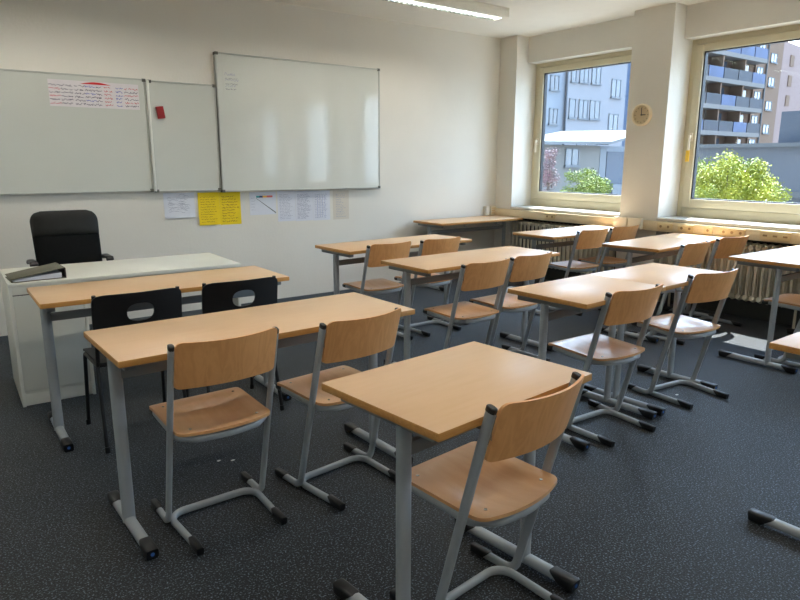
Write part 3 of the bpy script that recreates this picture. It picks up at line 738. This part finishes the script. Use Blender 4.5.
# paper scraps on the carpet
for i, (x, y, l) in enumerate([(1.018, 2.847, 'left one of two tiny white scraps on carpet below the leftmost wooden chair'), (1.075, 2.81, 'right one of two tiny white scraps on carpet below the leftmost wooden chair'), (3.682, 2.033 - .02, 'tiny white scrap on the carpet below the right chair of the joined desks')]):
    b = MB(); vs = [(.011 * math.cos(a) * random.uniform(.6, 1.2), .008 * math.sin(a) * random.uniform(.6, 1.2), 0) for a in [k * PI / 3 for k in range(6)]]
    b.add(vs + [(x_, y_, .0015) for x_, y_, _ in vs], [tuple(range(5, -1, -1)), tuple(range(6, 12))] + [(k, (k + 1) % 6, 6 + (k + 1) % 6, 6 + k) for k in range(6)])
    o = b.build('paper_scrap', 'scrap', smooth=False); o.location = (x, y, .0005); tag(o, l, 'paper scrap', 'paper scraps on the carpet')

# ------------------------------------------------------------------ outdoors
ZG = -3.2
b = MB(); b.box(XW1 + .02, 160, -60, 120, ZG - .3, ZG); struct('ground_street', b, 'ground', smooth=False)
b = MB(); b.box(XW1 + .03, 21.5, -14, 24, ZG, ZG + .04); struct('ground_courtyard', b, 'yard', smooth=False)
def facade_window(parent, o, x0, x1, y, z0, z1, split=2, name='window'):
    f = MB(); w = .07; f.box(x0 - o[0], x1 - o[0], y - .06 - o[1], y + .02 - o[1], z0 - o[2], z0 + w - o[2]); f.box(x0 - o[0], x1 - o[0], y - .06 - o[1], y + .02 - o[1], z1 - w - o[2], z1 - o[2])
    for k in range(split + 1):
        xx = x0 + (x1 - x0 - w) * k / split; f.box(xx - o[0], xx + w - o[0], y - .06 - o[1], y + .02 - o[1], z0 - o[2], z1 - o[2])
    f.box(x0 - .08 - o[0], x1 + .08 - o[0], y - .14 - o[1], y + .01 - o[1], z0 - .1 - o[2], z0 - o[2])
    fo = f.build(name, 'white_trim', parent, smooth=False)
    p = MB(); p.box(x0 + .02 - o[0], x1 - .02 - o[0], y - .03 - o[1], y + .01 - o[1], z0 + .02 - o[2], z1 - .02 - o[2]); p.build('pane', 'pane', fo, smooth=False)
def boxpart(t, o, name, m, x0, x1, y0, y1, z0, z1):
    b = MB(); b.box(x0 - o[0], x1 - o[0], y0 - o[1], y1 - o[1], z0 - o[2], z1 - o[2]); return b.build(name, m, t, smooth=False)
# pale blue-white block
O = (46, 35, ZG); t = thing('apartment_building', 'pale blue white rendered building seen through the left window, behind the low house', 'building', O)
boxpart(t, O, 'wall', 'fac_white', 42.75, 50.6, 35, 46, ZG, 10.2); boxpart(t, O, 'side_wing', 'fac_grey', 28.0, 42.7, 35.15, 46, ZG, 10.9)
boxpart(t, O, 'far_wing', 'fac_side', 50.65, 58, 35.9, 46, ZG, 10.6); boxpart(t, O, 'roof_slab', 'fac_side', 42.6, 50.9, 34.7, 46.2, 10.2, 10.3)
b = MB(); b.cyl((42.7 - O[0], 34.95 - O[1], 0), (42.7 - O[0], 34.95 - O[1], 10.2 - ZG), .06, 8); b.build('downpipe', 'block', t)
for (x0, x1, z0, z1) in [(40.85, 41.9, 6.97, 8.1), (43.15, 43.8, 7.75, 9.3), (44.2, 45.35, 7.78, 9.35), (45.75, 46.95, 7.78, 9.35), (48.5, 49.8, 6.86, 8.35),
                         (40.9, 41.9, 4.4, 5.6), (43.1, 43.9, 4.95, 6.45), (44.3, 45.5, 4.95, 6.45), (45.75, 47.1, 4.95, 6.45), (48.4, 49.75, 4.0, 5.5),
                         (44.3, 45.5, 2.1, 3.6), (45.75, 47.1, 2.1, 3.6), (48.4, 49.75, 1.2, 2.7)]:
    facade_window(t, O, x0, x1, 35 if x0 > 42.7 else 35.15, z0, z1, 2 if x1 - x0 > .9 else 1)
# low house
O = (33, 26, ZG); t = thing('low_house', 'low grey house with a pale sloping roof seen through the left window', 'house', O)
boxpart(t, O, 'wall', 'fac_house', 28.5, 35.3, 26, 33, ZG, 2.45)
boxpart(t, O, 'annex_wall', 'fac_grey', 35.3, 39.5, 26.25, 33, ZG, 2.45)
boxpart(t, O, 'corner_pilaster', 'white_trim', 35.35, 36.0, 26.0, 26.3, ZG, 2.3)
boxpart(t, O, 'large_window', 'block_dark', 36.3, 38.9, 26.15, 26.26, -.1, 2.1)
boxpart(t, O, 'white_box', 'white_trim', 36.5, 38.1, 25.7, 26.1, ZG, -.0)
b = MB()
pr = [(28.0, 25.4, 2.42), (35.6, 25.4, 2.55), (35.6, 33.4, 2.84), (28.0, 33.4, 2.62)]
b.add([(x - O[0], y - O[1], z - O[2]) for x, y, z in pr] + [(x - O[0], y - O[1], z + .16 - O[2]) for x, y, z in pr], [(0, 3, 2, 1), (4, 5, 6, 7), (0, 1, 5, 4), (1, 2, 6, 5), (2, 3, 7, 6), (3, 0, 4, 7)])
pr = [(35.6, 25.6, 2.5), (40.5, 25.6, 3.4), (40.5, 33.4, 3.6), (35.6, 33.4, 2.84)]
b.add([(x - O[0], y - O[1], z - O[2]) for x, y, z in pr] + [(x - O[0], y - O[1], z + .16 - O[2]) for x, y, z in pr], [(0, 3, 2, 1), (4, 5, 6, 7), (0, 1, 5, 4), (1, 2, 6, 5), (2, 3, 7, 6), (3, 0, 4, 7)])
b.build('roof', 'roof', t, smooth=False)
facade_window(t, O, 31.9, 33.2, 26, 1.2, 2.25, 2)
# brown block with balconies
O = (70, 35.5, ZG); t = thing('apartment_building', 'tall brown apartment block with blue balconies seen through the right window', 'building', O)
boxpart(t, O, 'wall', 'fac_brown', 60, 74, 35.5, 47, ZG, 22); boxpart(t, O, 'stair_bay', 'fac_tan', 74.0, 80, 35.3, 47, ZG, 22)
b = MB(); b.cyl((76.3 - O[0], 35.2 - O[1], 0), (76.3 - O[0], 35.2 - O[1], 25), .09, 8); b.build('downpipe', 'coping', t)
for k in range(8):
    z = -.55 + 2.53 * k
    s = boxpart(t, O, 'balcony', 'slab', 56.5, 73.9, 34.1, 35.5, z - .42, z)
    n_ = 6
    for q in range(n_):
        xa, xb2 = 56.5 + 17.4 * q / n_, 56.5 + 17.4 * (q + 1) / n_
        boxpart(s, O, 'panel', 'balc_blue' if (q + k) % 3 == 0 or (k > 4 and q > 2) else 'balc_dark', xa + .08, xb2 - .08, 34.1, 34.16, z, z + 1.0)
    boxpart(s, O, 'divider', 'fac_tan', 65.0, 65.2, 34.2, 35.5, z, z + 2.1); boxpart(s, O, 'divider', 'fac_tan', 69.4, 69.6, 34.2, 35.5, z, z + 2.1)
    for xa in (58, 61.5, 66.6, 71.2): boxpart(t, O, 'balcony_door', 'pane', xa, xa + 1.5, 35.42, 35.52, z, z + 1.9)
    facade_window(t, O, 74.3, 75.7, 35.3, z + .75, z + 1.95, 2); facade_window(t, O, 77.15, 78.6, 35.3, z + .15, z + 1.1, 2)
# pale pink block
O = (100, 50, ZG); t = thing('apartment_building', 'pale pink building at the right edge of the right window, behind the brown block', 'building', O)
b = MB(); vs = [(84, 50), (140, 50), (140, 66), (84, 66)]
b.add([(x - O[0], y - O[1], 0) for x, y in vs] + [(x - O[0], y - O[1], (21.6 - (x - 84) * .045) - ZG) for x, y in vs], [(0, 3, 2, 1), (4, 5, 6, 7), (0, 1, 5, 4), (1, 2, 6, 5), (2, 3, 7, 6), (3, 0, 4, 7)]); b.build('wall', 'fac_pink', t, smooth=False)
for k in range(6):
    for x in (88, 93, 98, 104, 110, 116, 122): boxpart(t, O, 'window', 'fac_tan', x, x + 1.3, 49.9, 50.02, 1.2 + 3.1 * k, 2.9 + 3.1 * k)
# grey hall behind the tree
O = (28, 9, ZG); t = thing('garage_hall', 'long low grey hall with a pale coping behind the bright green tree', 'building', O)
boxpart(t, O, 'wall', 'block', 28, 34, -8, 16.8, ZG, 2.05); boxpart(t, O, 'coping', 'coping', 27.85, 34.1, -8.1, 16.95, 2.05, 2.2)
boxpart(t, O, 'band', 'coping', 27.9, 28.02, -8, 12.2, .05, .3)
boxpart(t, O, 'upper_block', 'block_dark', 28.6, 34, -8, 12.4, 2.2, 3.45)
# trees
def tree(name, label, loc, crown, leafn, ls, m, h0, trunk_r=.09, group=None):
    t = thing(name, label, 'tree' if 'tree' in name else 'bush', loc, group=group)
    b = MB(); b.cyl((0, 0, 0), (.05, .03, h0), trunk_r, 10, r1=trunk_r * .7)
    for (cx, cy, cz, r) in crown[:7]: b.cyl((.05, .03, h0 * .95), (cx * .8, cy * .8, cz), trunk_r * .45, 7, r1=trunk_r * .15)
    b.build('trunk', 'bark', t)
    vs, fs = [], []; tot = sum(c[3] ** 2 for c in crown); q = 0
    for (cx, cy, cz, r) in crown:
        k = int(leafn * r * r / tot)
        for _ in range(k):
            d = rng.normal(size=3); d /= np.linalg.norm(d); rr = r * (rng.random() ** .35) * (1 + .12 * rng.normal())
            p = np.array([cx, cy, cz]) + d * rr * np.array([1, 1, .85])
            a = rng.normal(size=3) + d * .8; a /= np.linalg.norm(a); u = np.cross(a, rng.normal(size=3)); u /= np.linalg.norm(u); w = np.cross(a, u)
            s = ls * (.6 + .8 * rng.random())
            vs += [tuple(p - u * s), tuple(p - w * s * .5), tuple(p + u * s), tuple(p + w * s * .5)]; fs.append((q, q + 1, q + 2, q + 3)); q += 4
    me = bpy.data.meshes.new('foliage'); me.from_pydata(vs, [], fs); me.materials.append(M[m]); o = bpy.data.objects.new('foliage', me); COL.objects.link(o); o.parent = t
    return t
def blobs(n, rx, ry, rz, cz, r0, r1, flat=0.):
    out = [(0, 0, cz, (r0 + r1) / 2 * 1.2)]
    for _ in range(n):
        a = random.uniform(0, 2 * PI); e = random.uniform(-.6, 1); k = random.uniform(.5, 1)
        out.append((rx * k * math.cos(a) * math.cos(e), ry * k * math.sin(a) * math.cos(e), cz + rz * k * math.sin(e), random.uniform(r0, r1)))
    return out
tree('leafy_tree', 'bright yellow green tree outside the right window before the grey hall', (20, 9.9, ZG), blobs(30, 1.35, 1.35, 1.35, 3.45, .35, .62), 26000, .042, 'leaf', 1.6)
tree('leafy_bush', 'rounded green bush outside the left window before the low house', (22, 16.9, ZG), blobs(18, .9, .95, 1.0, 3.3, .3, .5), 12000, .04, 'leaf2', 1.5)
tree('leafy_bush', 'reddish leaved shrub at the left edge of the left window', (22, 18.75, ZG), blobs(14, .4, .35, 1.6, 3.9, .2, .32), 2600, .04, 'leaf_red', 2.2, .05)

# ------------------------------------------------------------------ light
w = bpy.data.worlds.new('sky'); scn.world = w; w.use_nodes = True
N = w.node_tree.nodes; L = w.node_tree.links; bg = N['Background']
tc = N.new('ShaderNodeTexCoord'); sx = N.new('ShaderNodeSeparateXYZ'); L.new(tc.outputs['Generated'], sx.inputs[0])
# zenith / horizon gradient, brighter on the sun's side of the sky
cr = N.new('ShaderNodeValToRGB'); cr.color_ramp.elements[0].color = (.68, .84, 1.0, 1); cr.color_ramp.elements[1].color = (.42, .62, .98, 1)
cr.color_ramp.elements[0].position = 0.02; cr.color_ramp.elements[1].position = .9
L.new(sx.outputs['Z'], cr.inputs[0])
dt = N.new('ShaderNodeVectorMath'); dt.operation = 'DOT_PRODUCT'; dt.inputs[1].default_value = Vector((.86, .36, .38)).normalized()
L.new(tc.outputs['Generated'], dt.inputs[0])
mr = N.new('ShaderNodeMapRange'); mr.inputs['From Min'].default_value = -.3; mr.inputs['From Max'].default_value = 1; mr.inputs['To Min'].default_value = .12; mr.inputs['To Max'].default_value = 1.9
L.new(dt.outputs['Value'], mr.inputs['Value'])
ml = N.new('ShaderNodeMath'); ml.operation = 'MULTIPLY'; ml.inputs[1].default_value = 3.05
L.new(mr.outputs[0], ml.inputs[0]); L.new(cr.outputs[0], bg.inputs['Color']); L.new(ml.outputs[0], bg.inputs['Strength'])

sd = Vector((-.50, -.20, -1)).normalized()
l = bpy.data.lights.new('sun', 'SUN'); l.energy = 9; l.angle = math.radians(.55); l.color = (1, .97, .93)
so = bpy.data.objects.new('sun', l); COL.objects.link(so); so.location = (12, 8, 14); so.rotation_euler = sd.to_track_quat('-Z', 'Y').to_euler()
for i, (y0, y1) in enumerate(WINS):
    l = bpy.data.lights.new('sky_portal', 'AREA'); l.shape = 'RECTANGLE'; l.size = 1.5; l.size_y = 1.65; l.cycles.is_portal = True
    o = bpy.data.objects.new('sky_portal', l); COL.objects.link(o); o.location = (XW1 + .03, (y0 + y1) / 2, (SILL + HEAD) / 2); o.rotation_euler = (0, PI / 2, 0)

# ------------------------------------------------------------------ camera
cd = bpy.data.cameras.new('camera'); cam = bpy.data.objects.new('camera', cd); COL.objects.link(cam); scn.camera = cam
cd.sensor_fit = 'HORIZONTAL'; cd.sensor_width = 36; cd.lens = 639.346 / 800 * 36; cd.clip_end = 500; cd.clip_start = .05
yaw, pitch, roll, hc = .640838, .213314, .0023984, 1.43434
cy, sy, cp, sp = math.cos(yaw), math.sin(yaw), math.cos(pitch), math.sin(pitch)
fwd = Vector((sy * cp, cy * cp, -sp)); right = Vector((cy, -sy, 0)); up = right.cross(fwd)
r2 = right * math.cos(roll) + up * math.sin(roll); u2 = -right * math.sin(roll) + up * math.cos(roll)
mt = Matrix((r2, u2, -fwd)).transposed().to_4x4(); mt.translation = (0, 0, hc); cam.matrix_world = mt
scn.view_settings.view_transform = 'Standard'; scn.view_settings.look = 'None'; scn.view_settings.gamma = 1; scn.view_settings.exposure = 1.55
scn.view_settings.use_curve_mapping = False
scn.cycles.max_bounces = 10; scn.cycles.diffuse_bounces = 6; scn.cycles.transparent_max_bounces = 12; scn.cycles.sample_clamp_indirect = 6; scn.cycles.use_denoising = True
